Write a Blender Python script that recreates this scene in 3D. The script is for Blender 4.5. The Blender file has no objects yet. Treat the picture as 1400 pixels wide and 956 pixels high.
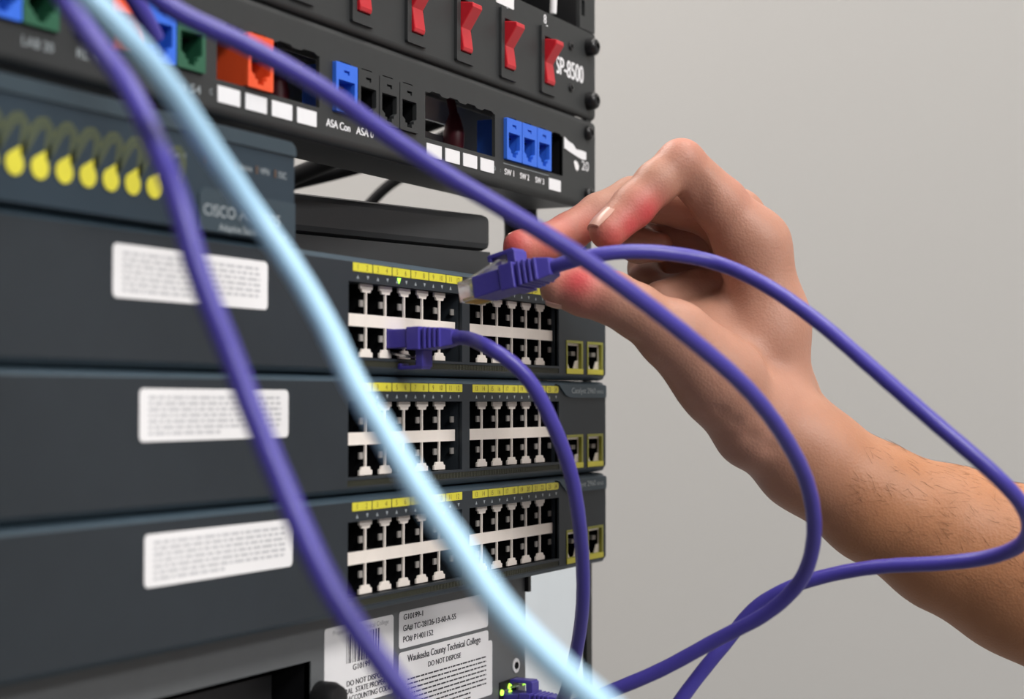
import bpy, math, random
import numpy as np
from mathutils import Vector, Matrix
random.seed(4)
rng = np.random.default_rng(4)
S = bpy.context.scene
COL = S.collection
MM = 0.001

# ------------------------------------------------------------------ camera
# world = rack frame: X along the rack to the right, Y into the rack, Z up; 0 = front right edge of the switches, mm
CAM = np.array([-746.033, -332.191, -10.1515]); YAW, PITCH, FPX = 1.0943095, 0.0314302, 2259.783
fw = np.array([math.sin(YAW)*math.cos(PITCH), math.cos(YAW)*math.cos(PITCH), math.sin(PITCH)])
rt = np.array([math.cos(YAW), -math.sin(YAW), 0.0]); up = np.cross(rt, fw)
def at(px, py, Z):
    """point at a distance Z (mm) in front of the camera, on the sight line of pixel px, py"""
    return CAM + Z*(fw + rt*(px-700)/FPX - up*(py-478)/FPX)
cd = bpy.data.cameras.new('camera'); cam = bpy.data.objects.new('camera', cd); COL.objects.link(cam)
cd.sensor_width = 36; cd.sensor_fit = 'HORIZONTAL'; cd.lens = FPX/1400*36
cd.clip_start = 0.02; cd.clip_end = 50
cam.matrix_world = Matrix(((rt[0], up[0], -fw[0], CAM[0]*MM), (rt[1], up[1], -fw[1], CAM[1]*MM), (rt[2], up[2], -fw[2], CAM[2]*MM), (0, 0, 0, 1)))
cd.dof.use_dof = True; cd.dof.focus_distance = 0.700; cd.dof.aperture_fstop = 8.5
S.camera = cam

# ------------------------------------------------------------------ light
w = bpy.data.worlds.new('room_light'); S.world = w; w.use_nodes = True
w.node_tree.nodes['Background'].inputs[0].default_value = (0.95, 0.98, 1.0, 1)
w.node_tree.nodes['Background'].inputs[1].default_value = 0.12
def area(name, loc, size, power, col=(1, 1, 1), aim=None):
    l = bpy.data.lights.new(name, 'AREA'); l.shape = 'RECTANGLE'; l.size, l.size_y = size; l.energy = power; l.color = col
    o = bpy.data.objects.new(name, l); COL.objects.link(o); o.location = loc
    if aim is not None:
        o.rotation_euler = (Vector(aim)-Vector(loc)).to_track_quat('-Z', 'Y').to_euler()
    return o
area('unseen_ceiling_light', (-0.90, -1.50, 1.28), (1.2, 0.6), 38, (1.0, 0.98, 0.96))
area('unseen_ceiling_light', (-0.90, -3.20, 1.28), (1.2, 0.6), 82, (1.0, 0.98, 0.97))  # unseen lamp added far in front to lift the shade over the router stickers
area('unseen_ceiling_light', (0.0, -0.35, 1.28), (1.2, 0.6), 6.5, (1.0, 0.96, 0.91))
area('unseen_ceiling_light', (0.0, 0.85, 1.28), (1.2, 0.6), 21, (1.0, 0.93, 0.88))  # unseen warm lamp added behind the rack to brighten the wall near it
S.view_settings.view_transform = 'Standard'; S.view_settings.look = 'None'
S.view_settings.exposure = 0.12; S.view_settings.gamma = 1; S.view_settings.use_curve_mapping = False

# ------------------------------------------------------------------ materials
def mat(name, base, rough=0.5, metal=0.0, var=0.0, vscale=60, bump=0.0, bscale=400, trans=0.0, emit=None, estr=0, spec=0.5, sss=0.0, coat=0.0):
    m = bpy.data.materials.new(name); m.use_nodes = True
    nt = m.node_tree; b = nt.nodes['Principled BSDF']
    b.inputs['Base Color'].default_value = (*base, 1); b.inputs['Roughness'].default_value = rough
    b.inputs['Metallic'].default_value = metal; b.inputs['Transmission Weight'].default_value = trans
    b.inputs['Specular IOR Level'].default_value = spec; b.inputs['Coat Weight'].default_value = coat
    if sss:
        b.inputs['Subsurface Weight'].default_value = sss; b.inputs['Subsurface Scale'].default_value = 0.004
        b.inputs['Subsurface Radius'].default_value = (1, .35, .2)
    if emit:
        b.inputs['Emission Color'].default_value = (*emit, 1); b.inputs['Emission Strength'].default_value = estr
    tc = nt.nodes.new('ShaderNodeTexCoord')
    if var:
        n = nt.nodes.new('ShaderNodeTexNoise'); n.inputs['Scale'].default_value = vscale; n.inputs['Detail'].default_value = 5
        nt.links.new(tc.outputs['Object'], n.inputs['Vector'])
        mx = nt.nodes.new('ShaderNodeMix'); mx.data_type = 'RGBA'
        mx.inputs['A'].default_value = (*[c*(1-var) for c in base], 1); mx.inputs['B'].default_value = (*[min(1, c*(1+var)) for c in base], 1)
        nt.links.new(n.outputs['Fac'], mx.inputs['Factor']); nt.links.new(mx.outputs['Result'], b.inputs['Base Color'])
    if bump:
        n2 = nt.nodes.new('ShaderNodeTexNoise'); n2.inputs['Scale'].default_value = bscale; n2.inputs['Detail'].default_value = 3
        nt.links.new(tc.outputs['Object'], n2.inputs['Vector'])
        bp = nt.nodes.new('ShaderNodeBump'); bp.inputs['Strength'].default_value = bump; bp.inputs['Distance'].default_value = 0.0006
        nt.links.new(n2.outputs['Fac'], bp.inputs['Height']); nt.links.new(bp.outputs['Normal'], b.inputs['Normal'])
    return m
K = {}
K['wall'] = mat('painted_wall', (0.43, 0.424, 0.414), 0.85, var=0.012, vscale=5, bump=0.08, bscale=260)
K['floor'] = mat('floor_tile', (0.16, 0.155, 0.15), 0.5, var=0.1, vscale=8)
K['ceil'] = mat('ceiling_board', (0.8, 0.8, 0.78), 0.9, var=0.05, vscale=90)
K['charcoal'] = mat('charcoal_plastic', (0.0215, 0.0275, 0.034), 0.55, var=0.10, vscale=90, bump=0.05, bscale=2500, spec=0.35)
K['band'] = mat('slate_blue_plastic', (0.033, 0.056, 0.076), 0.5, var=0.08, vscale=70, spec=0.4)
K['asa'] = mat('blue_grey_plastic', (0.017, 0.033, 0.049), 0.5, var=0.08, vscale=60, spec=0.4)
K['asaband'] = mat('blue_grey_rim_plastic', (0.027, 0.047, 0.063), 0.5, var=0.06, vscale=60)
K['blackpanel'] = mat('black_powder_coat', (0.028, 0.030, 0.031), 0.5, var=0.1, vscale=120, bump=0.12, bscale=3000, spec=0.4)
K['black'] = mat('black_plastic', (0.010, 0.010, 0.011), 0.45, var=0.1, vscale=100, spec=0.3)
K['cavity'] = mat('socket_dark_plastic', (0.006, 0.006, 0.007), 0.7, var=0.1, vscale=300, spec=0.1)
K['jackframe'] = mat('cream_shield_plate', (0.86, 0.79, 0.72), 0.5, var=0.06, vscale=150)
K['spring'] = mat('tinned_spring_metal', (0.34, 0.32, 0.30), 0.5, 0.2, var=0.08, vscale=500)
K['yellow'] = mat('yellow_print', (0.68, 0.62, 0.045), 0.5, var=0.07, vscale=300)
K['olive'] = mat('olive_yellow_plastic', (0.28, 0.28, 0.03), 0.5, var=0.1, vscale=300)
K['vent'] = mat('dark_olive_vent_plastic', (0.045, 0.046, 0.030), 0.6, var=0.15, vscale=200)
K['sticker'] = mat('white_label_paper', (0.83, 0.82, 0.83), 0.5, var=0.02, vscale=90)
K['print'] = mat('grey_print_ink', (0.36, 0.36, 0.38), 0.7, var=0.1, vscale=400)
K['paleprint'] = mat('pale_grey_print_ink', (0.50, 0.50, 0.52), 0.7, var=0.1, vscale=400)
K['ink'] = mat('black_print_ink', (0.015, 0.015, 0.022), 0.6, var=0.1, vscale=400)
K['numink'] = mat('dark_number_ink', (0.16, 0.10, 0.02), 0.6, var=0.1, vscale=400)
K['white'] = mat('white_silkscreen_ink', (0.80, 0.80, 0.82), 0.5, var=0.02, vscale=300)
K['greyink'] = mat('pale_grey_silkscreen_ink', (0.34, 0.38, 0.40), 0.5, var=0.05, vscale=300)
K['purple'] = mat('purple_pvc', (0.060, 0.047, 0.325), 0.38, var=0.06, vscale=120, bump=0.12, bscale=700, spec=0.5)
K['lblue'] = mat('light_blue_pvc', (0.42, 0.68, 0.90), 0.42, var=0.05, vscale=120, bump=0.08, bscale=700)
K['blackcable'] = mat('black_pvc', (0.005, 0.005, 0.006), 0.7, var=0.1, vscale=100, spec=0.12)
K['maroon'] = mat('maroon_pvc', (0.10, 0.010, 0.018), 0.5, var=0.1, vscale=150)
K['clear'] = mat('clear_polycarbonate', (0.92, 0.93, 0.95), 0.12, trans=0.85, var=0.01, vscale=200)
K['gold'] = mat('gold_contact', (0.8, 0.55, 0.2), 0.3, 1.0, var=0.03, vscale=500)
K['red'] = mat('red_rocker_plastic', (0.52, 0.012, 0.022), 0.35, var=0.06, vscale=200, spec=0.5)
K['bluejack'] = mat('blue_jack_plastic', (0.030, 0.145, 0.72), 0.45, var=0.05, vscale=200)
K['orangejack'] = mat('orange_jack_plastic', (0.80, 0.085, 0.020), 0.45, var=0.05, vscale=200)
K['greenjack'] = mat('green_jack_plastic', (0.018, 0.105, 0.055), 0.5, var=0.05, vscale=200)
K['post'] = mat('pale_painted_steel', (0.60, 0.645, 0.68), 0.45, var=0.04, vscale=30, bump=0.05, bscale=900)
K['router'] = mat('grey_router_plastic', (0.115, 0.122, 0.127), 0.5, var=0.08, vscale=90, bump=0.05, bscale=2500)
K['darkbox'] = mat('dark_grey_case_plastic', (0.034, 0.036, 0.038), 0.55, var=0.1, vscale=90, bump=0.06, bscale=2500)
K['screw'] = mat('black_oxide_screw', (0.012, 0.012, 0.013), 0.3, 0.3, var=0.1, vscale=300)
K['led'] = mat('lit_green_led', (0.3, 0.9, 0.1), 0.4, var=0.01, emit=(0.45, 1.0, 0.06), estr=2.0)
K['dimled'] = mat('brown_led_lens', (0.11, 0.07, 0.05), 0.4, var=0.05, vscale=400)
K['lamp'] = mat('lit_lamp_diffuser', (0.9, 0.9, 0.9), 0.6, var=0.01, emit=(1, 0.97, 0.93), estr=3)
K['nail'] = mat('fingernail', (0.60, 0.34, 0.27), 0.3, var=0.04, vscale=300, spec=0.5)
K['hair'] = mat('brown_arm_hair', (0.16, 0.075, 0.035), 0.6, var=0.1, vscale=100)

# ------------------------------------------------------------------ mesh helpers
ORG = {}
def thing(name, label, cat, base, group=None):
    o = bpy.data.objects.new(name, None); COL.objects.link(o); o.empty_display_size = 0.02
    o.location = Vector(base)*MM; o['label'] = label; o['category'] = cat
    if group: o['group'] = group
    ORG[o.name] = np.array(base, float)
    return o
def tag(o, label, cat, group=None, kind=None):
    if label: o['label'] = label
    if cat: o['category'] = cat
    if group: o['group'] = group
    if kind: o['kind'] = kind
    return o
class MB:
    def __init__(s): s.v = []; s.f = []; s.m = []
    def add(s, V, F, mi=0):
        n = len(s.v); s.v += [tuple(map(float, p)) for p in V]; s.f += [tuple(i+n for i in f) for f in F]; s.m += [mi]*len(F); return s
    def box(s, x0, x1, y0, y1, z0, z1, mi=0):
        return s.add([(x, y, z) for z in (z0, z1) for y in (y0, y1) for x in (x0, x1)],
              [(0, 2, 3, 1), (4, 5, 7, 6), (0, 1, 5, 4), (2, 6, 7, 3), (0, 4, 6, 2), (1, 3, 7, 5)], mi)
    def loft(s, rings, cap0=True, cap1=True, mi=0):
        n = len(rings[0]); V = [p for r in rings for p in r]; F = []
        for k in range(len(rings)-1):
            for i in range(n):
                j = (i+1) % n; F.append((k*n+i, k*n+j, (k+1)*n+j, (k+1)*n+i))
        if cap0: F.append(tuple(range(n-1, -1, -1)))
        if cap1: F.append(tuple((len(rings)-1)*n+i for i in range(n)))
        return s.add(V, F, mi)
    def cyl(s, c, ax, r0, r1, h, n=16, mi=0):
        return s.lathe(c, ax, [(r0, 0), (r1, h)], n, mi)
    def lathe(s, c, ax, prof, n=16, mi=0):
        a = np.array(ax, float); a /= np.linalg.norm(a)
        e1 = np.cross(a, (0, 0, 1) if abs(a[2]) < .9 else (1, 0, 0)); e1 /= np.linalg.norm(e1); e2 = np.cross(a, e1)
        c = np.array(c, float)
        return s.loft([[c+a*h+r*(math.cos(t)*e1+math.sin(t)*e2) for t in np.linspace(0, 2*math.pi, n, endpoint=False)] for r, h in prof], mi=mi)
    def quad_xz(s, x0, x1, z0, z1, y, mi=0):
        return s.add([(x0, y, z0), (x1, y, z0), (x1, y, z1), (x0, y, z1)], [(0, 1, 2, 3)], mi)
    def build(s, name, m, parent=None, smooth=False, bevel=0.0, origin=None):
        o0 = ORG[parent.name] if (parent is not None and origin is None) else (np.array(origin, float) if origin is not None else np.zeros(3))
        me = bpy.data.meshes.new(name)
        me.from_pydata([tuple((np.array(p)-o0)*MM) for p in s.v], [], s.f)
        ms = m if isinstance(m, (list, tuple)) else [m]
        for k in ms: me.materials.append(K[k])
        me.polygons.foreach_set('material_index', s.m)
        if smooth:
            me.polygons.foreach_set('use_smooth', [True]*len(me.polygons))
            if hasattr(me, 'set_sharp_from_angle'): me.set_sharp_from_angle(angle=math.radians(40))
        me.validate(); me.update()
        o = bpy.data.objects.new(name, me); COL.objects.link(o)
        if parent is not None:
            o.parent = parent; ORG[o.name] = ORG[parent.name] if origin is None else o0
        else:
            o.location = Vector(o0)*MM; ORG[o.name] = o0
        if bevel:
            bv = o.modifiers.new('soft_edges', 'BEVEL'); bv.width = bevel*MM; bv.segments = 2; bv.limit_method = 'ANGLE'; bv.angle_limit = math.radians(50)
        return o
def inst(src, name, parent, off):
    """another part that shares src's mesh, moved by off (mm, parent's frame)"""
    o = src.copy(); o.name = name; COL.objects.link(o); o.parent = parent; o.location = Vector(off)*MM
    ORG[o.name] = ORG[parent.name]
    return o
def dup(root, base, label):
    r = root.copy(); COL.objects.link(r); r.location = Vector(base)*MM; r['label'] = label
    ORG[r.name] = np.array(base, float); pairs = {}
    for ch in list(root.children):
        c = ch.copy(); COL.objects.link(c); c.parent = r; pairs[ch.name] = c; ORG[c.name] = ORG[r.name]
        for g in list(ch.children):
            d = g.copy(); COL.objects.link(d); d.parent = c; ORG[d.name] = ORG[r.name]
    return r, pairs
def rrect(x0, x1, z0, z1, r, n=5):
    P = []
    for cx, cz, a0 in ((x1-r, z1-r, 0), (x0+r, z1-r, 90), (x0+r, z0+r, 180), (x1-r, z0+r, 270)):
        for k in range(n+1):
            a = math.radians(a0+90*k/n); P.append((cx+r*math.cos(a), cz+r*math.sin(a)))
    return P
def rect(x0, x1, z0, z1): return [(x1, z1), (x0, z1), (x0, z0), (x1, z0)]
def plate(mb, outer, holes, yf, th, mi=0):
    """a flat plate in the XZ plane with its front at yf, holes cut through it"""
    cu = bpy.data.curves.new('outline', 'CURVE'); cu.dimensions = '2D'; cu.fill_mode = 'BOTH'; cu.extrude = th/2
    for P in [outer]+holes:
        sp = cu.splines.new('POLY'); sp.points.add(len(P)-1); sp.use_cyclic_u = True
        for k, p in enumerate(P): sp.points[k].co = (p[0], p[1], 0, 1)
    ob = bpy.data.objects.new('outline', cu)
    me = bpy.data.meshes.new_from_object(ob)
    mb.add([(v.co.x, yf+th/2-v.co.z, v.co.y) for v in me.vertices], [tuple(p.vertices) for p in me.polygons], mi)
    bpy.data.objects.remove(ob); bpy.data.curves.remove(cu); bpy.data.meshes.remove(me)
    return mb
def lettering(txt, x, z, y, h, m, parent, width=None, align='LEFT', name='lettering', bold=0.0):
    """flat lettering facing -Y: left/centre x, baseline z, cap height h (mm), squeezed to a width"""
    cu = bpy.data.curves.new('type', 'FONT'); cu.body = txt; cu.size = 1.0
    ob = bpy.data.objects.new('type', cu); me = bpy.data.meshes.new_from_object(ob)
    n = len(me.vertices)
    V = np.empty(n*3); me.vertices.foreach_get('co', V); V = V.reshape(n, 3); F = [tuple(p.vertices) for p in me.polygons]
    bpy.data.objects.remove(ob); bpy.data.curves.remove(cu); bpy.data.meshes.remove(me)
    sc = h/0.69; wd = V[:, 0].max()-V[:, 0].min(); sx = sc if width is None else width/wd
    X = (V[:, 0]-V[:, 0].min())*sx
    if align == 'CENTER': X -= wd*sx/2
    mb = MB().add(np.stack([x+X, np.full(n, y), z+V[:, 1]*sc], 1), F)
    if bold:   # heavier print: the strokes laid down again a hair to either side
        V0, F0 = list(mb.v), list(mb.f)
        for k, (dx, dz) in enumerate(((-1, 0), (1, 0), (0, .7))): mb.add([(a+dx*bold*sx*1.6, b-.004*(k+1), c+dz*bold*sc) for a, b, c in V0], F0)
    return mb.build(name, m, parent)
def catmull(P, step=3.0):
    P = np.array(P, float); P = np.vstack([2*P[0]-P[1], P, 2*P[-1]-P[-2]]); out = []
    for i in range(1, len(P)-2):
        p0, p1, p2, p3 = P[i-1:i+3]; n = max(2, int(np.linalg.norm(p2-p1)/step))
        # centripetal parameters keep the bends round
        t0 = 0; t1 = t0+np.linalg.norm(p1-p0)**.5; t2 = t1+np.linalg.norm(p2-p1)**.5; t3 = t2+np.linalg.norm(p3-p2)**.5
        for t in np.linspace(t1, t2, n, endpoint=False):
            a1 = (t1-t)/(t1-t0)*p0+(t-t0)/(t1-t0)*p1; a2 = (t2-t)/(t2-t1)*p1+(t-t1)/(t2-t1)*p2; a3 = (t3-t)/(t3-t2)*p2+(t-t2)/(t3-t2)*p3
            b1 = (t2-t)/(t2-t0)*a1+(t-t0)/(t2-t0)*a2; b2 = (t3-t)/(t3-t1)*a2+(t-t1)/(t3-t1)*a3
            out.append((t2-t)/(t2-t1)*b1+(t-t1)/(t2-t1)*b2)
    out.append(P[-2]); out = np.array(out)
    for _ in range(6): out[1:-1] = .25*out[:-2]+.5*out[1:-1]+.25*out[2:]
    return out
def tube(mb, pts, r, n=16, twist=0.0, mi=0):
    T = np.gradient(pts, axis=0); T /= np.linalg.norm(T, axis=1)[:, None]
    e = np.cross(T[0], (0, 0, 1.0)); e /= np.linalg.norm(e); rings = []
    L = np.concatenate([[0], np.cumsum(np.linalg.norm(np.diff(pts, axis=0), axis=1))])
    for k in range(len(pts)):
        e = e-T[k]*np.dot(e, T[k]); e /= np.linalg.norm(e); f = np.cross(T[k], e)
        rr = r if np.isscalar(r) else r[k]
        ring = []
        for a in np.linspace(0, 2*math.pi, n, endpoint=False):
            # the twisted pairs inside show as a faint lay on the jacket
            q = rr*(1+twist*math.sin(2*a+L[k]*0.55))
            ring.append(pts[k]+q*(math.cos(a)*e+math.sin(a)*f))
        rings.append(ring)
    return mb.loft(rings, mi=mi)

# ------------------------------------------------------------------ the room
def struct(name, mb, m):
    o = mb.build(name, m); o['kind'] = 'structure'; return o
FZ = -1250; CZ = 1300; WX = 760; WY = 1500
struct('floor', MB().box(-2600, WX+100, -4200, WY+100, FZ-80, FZ), 'floor')
struct('ceiling', MB().box(-2600, WX+100, -4200, WY+100, CZ, CZ+60), 'ceil')
struct('wall_right', MB().box(WX, WX+100, -4200, WY, FZ, CZ), 'wall')
struct('wall_back', MB().box(-2600, WX+100, WY, WY+100, FZ, CZ), 'wall')
for i, (lx, ly) in enumerate(((-900, -1500), (0, -350), (0, 850), (-900, -3200))):  # the lamps behind the rack and farthest in front are added for their light
    t = thing('unseen_ceiling_lamp', ('flat white ceiling lamp above the front of the rack, left one', 'flat white ceiling lamp above the hand, near the right wall', 'unseen flat white lamp added behind the rack to brighten the wall', 'unseen flat white lamp added far in front of the rack to light the router stickers')[i], 'lamp', (lx, ly, CZ-14), 'ceiling lamps over the rack')
    MB().box(lx-600, lx+600, ly-300, ly+300, CZ-10, CZ).build('frame', 'post', t)
    MB().box(lx-585, lx+585, ly-285, ly+285, CZ-14, CZ-10).build('diffuser', 'lamp', t)

# ------------------------------------------------------------------ rack posts
def rack_post(x0, x1, label):
    t = thing('rack_post', label, 'rack', ((x0+x1)/2, 17, FZ), 'upright rails of the rack')
    MB().box(x0, x1, 17, 19.5, FZ, 900).build('front_flange', 'blackpanel', t)
    return t
rack_post(12.5, 18.6, 'narrow black rack rail behind the right ends of the devices')
rack_post(-463.4, -450.0, 'black rack rail behind the left ends of the devices')

# ------------------------------------------------------------------ sockets shared by the switches
PITCH_P = 13.97
def make_switch():
    t = thing('network_switch', 'topmost of the three charcoal switches, with the purple plug held in front of it', 'network switch', (0, 0, 0), 'three stacked network switches')
    H = 43.9
    # case behind the bezel
    MB().box(-444, -1, 24, 240, 0.6, 43.2).build('metal_case', 'darkbox', t)
    # bezel rim: rounded outline stepping back to the case
    r0 = rrect(-442.6, -2.2, 2.3, H-2.3, 1.6); r1 = rrect(-444.6, -0.5, 0.5, H-0.5, 2.6); r2 = rrect(-445, 0, 0, H, 3.0)
    mb = MB()
    def r3(r, y): return [(p[0], y, p[1]) for p in r]
    mb.loft([r3(r0, 0.25), r3(r1, 1.6), r3(r2, 3.5), r3(r2, 24)], cap0=False, cap1=True)
    # front plate with its cut outs
    holes = [rect(-233.6, -147.4, 6.2, 34.3), rect(-141.0, -55.0, 6.2, 34.3), rect(-234, -55, 2.9, 5.2), rect(-47.2, -29.1, 2.9, 18.5), rect(-23.9, -5.9, 2.9, 18.5)]
    pl = plate(MB(), rrect(-442.6, -2.2, 2.3, H-2.3, 1.6), holes, 0.0, 2.0)
    # the ends of the recesses: backing boards
    pl.box(-236, -53, 15.2, 17, 2, 36)
    for a, b in ((-233.6, -147.4), (-141.0, -55.0)):   # side walls of the recesses
        pl.box(a-2, a, 1, 15.2, 5, 36); pl.box(b, b+2, 1, 15.2, 5, 36); pl.box(a-2, b+2, 1, 15.2, 34.3, 36)
    fp = pl.build('front_panel', 'charcoal', t)
    mb.build('bezel_rim', 'band', t, smooth=True)
    # vent strip under the ports
    v = MB(); v.box(-234, -55, 1.2, 2.0, 2.8, 5.3)
    for k in range(150):
        x = -234+k*1.2; v.box(x, x+.6, 0.2, 1.2, 2.9, 5.2)
    o = v.build('vent_slats', 'vent', t); o['kind'] = 'stuff'
    # port blocks
    cavity = rib = None
    for b, x0 in enumerate((-230.6, -138.3)):
        cz = 20.35; 
        p = MB().box(x0+.6, x0+PITCH_P*6-1.4, 3.0, 3.8, cz-2.35, cz+2.35)
        for i in range(1, 6):
            cx = x0+PITCH_P*i
            for f in (1, -1):   # T shaped shield between two mouths
                T = [(-.4, 2.2), (.4, 2.2), (.4, 10.6), (2.8, 10.7), (3.3, 11.9), (4.4, 12.0), (4.4, 13.8), (-4.4, 13.8), (-4.4, 12.0), (-3.3, 11.9), (-2.8, 10.7), (-.4, 10.6)]
                T = [(cx+a_, cz+f*b_) for a_, b_ in T]
                plate(p, T if f > 0 else T[::-1], [], 3.0, .8)
        p.build('port_plate', 'jackframe', t)
        for i in range(6):
            for rowz, fl in ((cz+6.75, 1), (cz-6.75, -1)):
                cx = x0+PITCH_P*(i+.5)
                if cavity is None:
                    c = MB(); w2, h0, h1 = 6.4, -4.6, 7.6
                    c.add([(x, y, z) for y in (3.9, 15) for x, z in ((-w2, h0), (w2, h0), (w2, h1), (-w2, h1))], [(4, 5, 6, 7), (0, 4, 7, 3), (1, 2, 6, 5), (0, 1, 5, 4), (3, 7, 6, 2)])
                    cavity = c.build('port', 'cavity', t, origin=(0, 0, 0))
                    cavity.location = Vector((cx, 0, rowz))*MM; me0 = cavity
                    rib = MB().box(4.0, 6.4, 3.95, 4.6, -1.5, 1.0).build('shield_spring', 'spring', cavity, origin=(0, 0, 0))
                    cavity_n = cavity
                else:
                    cavity_n = inst(me0, 'port', t, (cx, 0, rowz)); inst(rib, 'shield_spring', cavity_n, (0, 0, 0))
                if fl < 0: cavity_n.rotation_euler = (0, 0, 0); cavity_n.scale = (1, 1, -1)
        # yellow number tabs and their marks
        for i in range(6):
            xa = x0-.6+i*14.0; last = (b == 1 and i == 5)
            P = rrect(xa+.35, xa+13.65, 38.2, 41.4, .25, 2)
            if last: P = rrect(xa+.35, xa+13.2, 38.2, 41.4, 1.2, 4)
            q = plate(MB(), P, [], -0.15, 0.3).build('number_tab', 'yellow', t)
            n0 = b*12+i*2+1
            lettering(str(n0), xa+3.6, 38.8, -0.2, 2.0, 'numink', q, align='CENTER'); lettering(str(n0+1), xa+10.0, 38.8, -0.2, 2.0, 'numink', q, align='CENTER')
        mk = MB()
        for i in range(12):
            xm = x0+3.2+i*7.0; sgn = 1 if i % 2 == 0 else -1; zz = 36.2
            mk.add([(xm-.8, -.05, zz-.7*sgn), (xm+.8, -.05, zz-.7*sgn), (xm, -.05, zz+.8*sgn)], [(0, 1, 2)] if sgn > 0 else [(0, 2, 1)])
        mk.build('port_marks', 'greyink', t)
    # two uplink sockets in yellow frames
    for x0 in (-47.2, -23.9):
        x1 = x0+18.1
        fr = plate(MB(), rect(x0-.1, x1+.1, 2.8, 18.6), [rect(x0+1.2, x1-1.6, 5.4, 17.4)], -0.3, 2.5).build('uplink_frame', 'olive', t)
        plate(MB(), rect(x0, x1, 2.9, 5.3), [], -0.5, 0.3).build('yellow_sill', 'yellow', fr)
        cx = (x0+x1)/2-.1
        plate(MB(), rect(x0+1, x1-1, 4.5, 17.8), [[(cx-7.0, 16.3), (cx-7.0, 9.4), (cx-5.6, 9.4), (cx-2.2, 5.2), (cx+2.2, 5.2), (cx+4.6, 9.2), (cx+7.4, 9.4), (cx+7.4, 16.3)][::-1]], 1.4, .6).build('shield_plate', 'jackframe', fr)
        c = MB(); c.add([(x, y, z) for y in (2.0, 14) for x, z in ((x0+.8, 4.2), (x1-.8, 4.2), (x1-.8, 17.9), (x0+.8, 17.9))], [(4, 5, 6, 7), (0, 4, 7, 3), (1, 2, 6, 5), (0, 1, 5, 4), (3, 7, 6, 2)])
        c.build('socket', 'cavity', fr)
        MB().box(cx+2.0, cx+6.2, 2.4, 5, 11.6, 13.6).build('shield_spring', 'spring', fr)
    # name plaque with its curved left end
    pq = [(-58.5, 42.3), (-55.5, 41.6), (-52.5, 39.6), (-49, 37.4), (-45.5, 36.4), (-41, 36.1), (-3.2, 36.1), (-2.6, 37), (-2.6, 41.5), (-3.6, 42.3)]
    pm = plate(MB(), pq[::-1], [], -0.7, 1.2).build('name_plaque', 'band', t)
    lettering('Catalyst 2960', -42.5, 38.2, -0.75, 2.5, 'greyink', pm, width=27)
    lettering('SERIES', -14.2, 38.2, -0.75, 1.5, 'greyink', pm, width=8)
    # two small mounting ears
    MB().box(-0.5, 18.6, 15.2, 17, 0.8, 43).build('rack_ear', 'blackpanel', t)
    MB().box(-463.6, -444.5, 15.2, 17, 0.8, 43).build('rack_ear', 'blackpanel', t)
    # white asset sticker with fine print
    st = plate(MB(), rrect(0, 78.4, 0, 16.4, 1.8), [], -0.15, 0.3).build('sticker', 'sticker', t, origin=(0, 0, 0))
    ln = MB(); rnd = random.Random(9)
    for k in range(7):
        x = 4.2; z = 13.6-k*1.85; end = 74 if k < 6 else 40
        while x < end:
            wl = min(rnd.uniform(1.5, 6), end-x); ln.quad_xz(x, x+wl, z-.45, z+.45, -0.2); x += wl+.9
    ln.build('fine_print', 'paleprint', st, origin=(0, 0, 0))
    st.location = Vector((-362.7, 0, 21.0))*MM
    return t, st
sw1, st1 = make_switch()
sw2, pr2 = dup(sw1, (0, 0, -44.45), 'middle one of the three charcoal switches, no plug in its ports')
sw3, pr3 = dup(sw1, (0, 0, -88.9), 'lowest of the three charcoal switches, above the grey router')
pr2[st1.name].location = Vector((-350.2, 0, 21.9))*MM
pr3[st1.name].location = Vector((-347.4, 0, 21.6))*MM
MB().add([(-199.5, -.2, 37.6), (-196.9, -.2, 37.6), (-198.2, -.2, 35.2)], [(0, 2, 1)]).build('lit_led', 'led', sw1)

# ------------------------------------------------------------------ patch panel
PY = 15.0
pp = thing('patch_bay', 'black patch panel with blue, orange and green jacks above the switches', 'patch panel', (0, PY, 87.2))
groups = [-433.6, -363.4, -293.4, -222.2, -152.4, -81.6]
GW = 62.4; JW = GW/4; JZ0, JZ1 = 100.0, 119.4
holes = []
for g in groups:
    # keystone openings with notched top and bottom
    P = [(g, JZ0), (g+GW, JZ0)]
    for k in range(3, -1, -1):
        xa = g+k*JW
        P += [(xa+JW-1.5, JZ1), (xa+JW-3.5, JZ1+.9), (xa+5.5, JZ1+.9), (xa+3.5, JZ1)]
    P = [(g, JZ0), (g+GW, JZ0), (g+GW, JZ1)]+P[2:]+[(g, JZ1)]
    holes.append(P)
pm = plate(MB(), rrect(-463.6, 18.8, 90.6, 129.2, .4), holes, PY, 1.6)
for z0, z1 in ((87.2, 88.8), (129.4, 131.0)): pm.box(-446, 1, PY+3, PY+32, z0, z1)
pm.build('face_plate', 'blackpanel', pp, bevel=0.5)
for zc in (90.7, 129.1): MB().lathe((-463.6, PY+3.4, zc), (1, 0, 0), [(3.38, 0), (3.38, 482.4)], 20).build('rolled_edge', 'blackpanel', pp, smooth=True)
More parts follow.
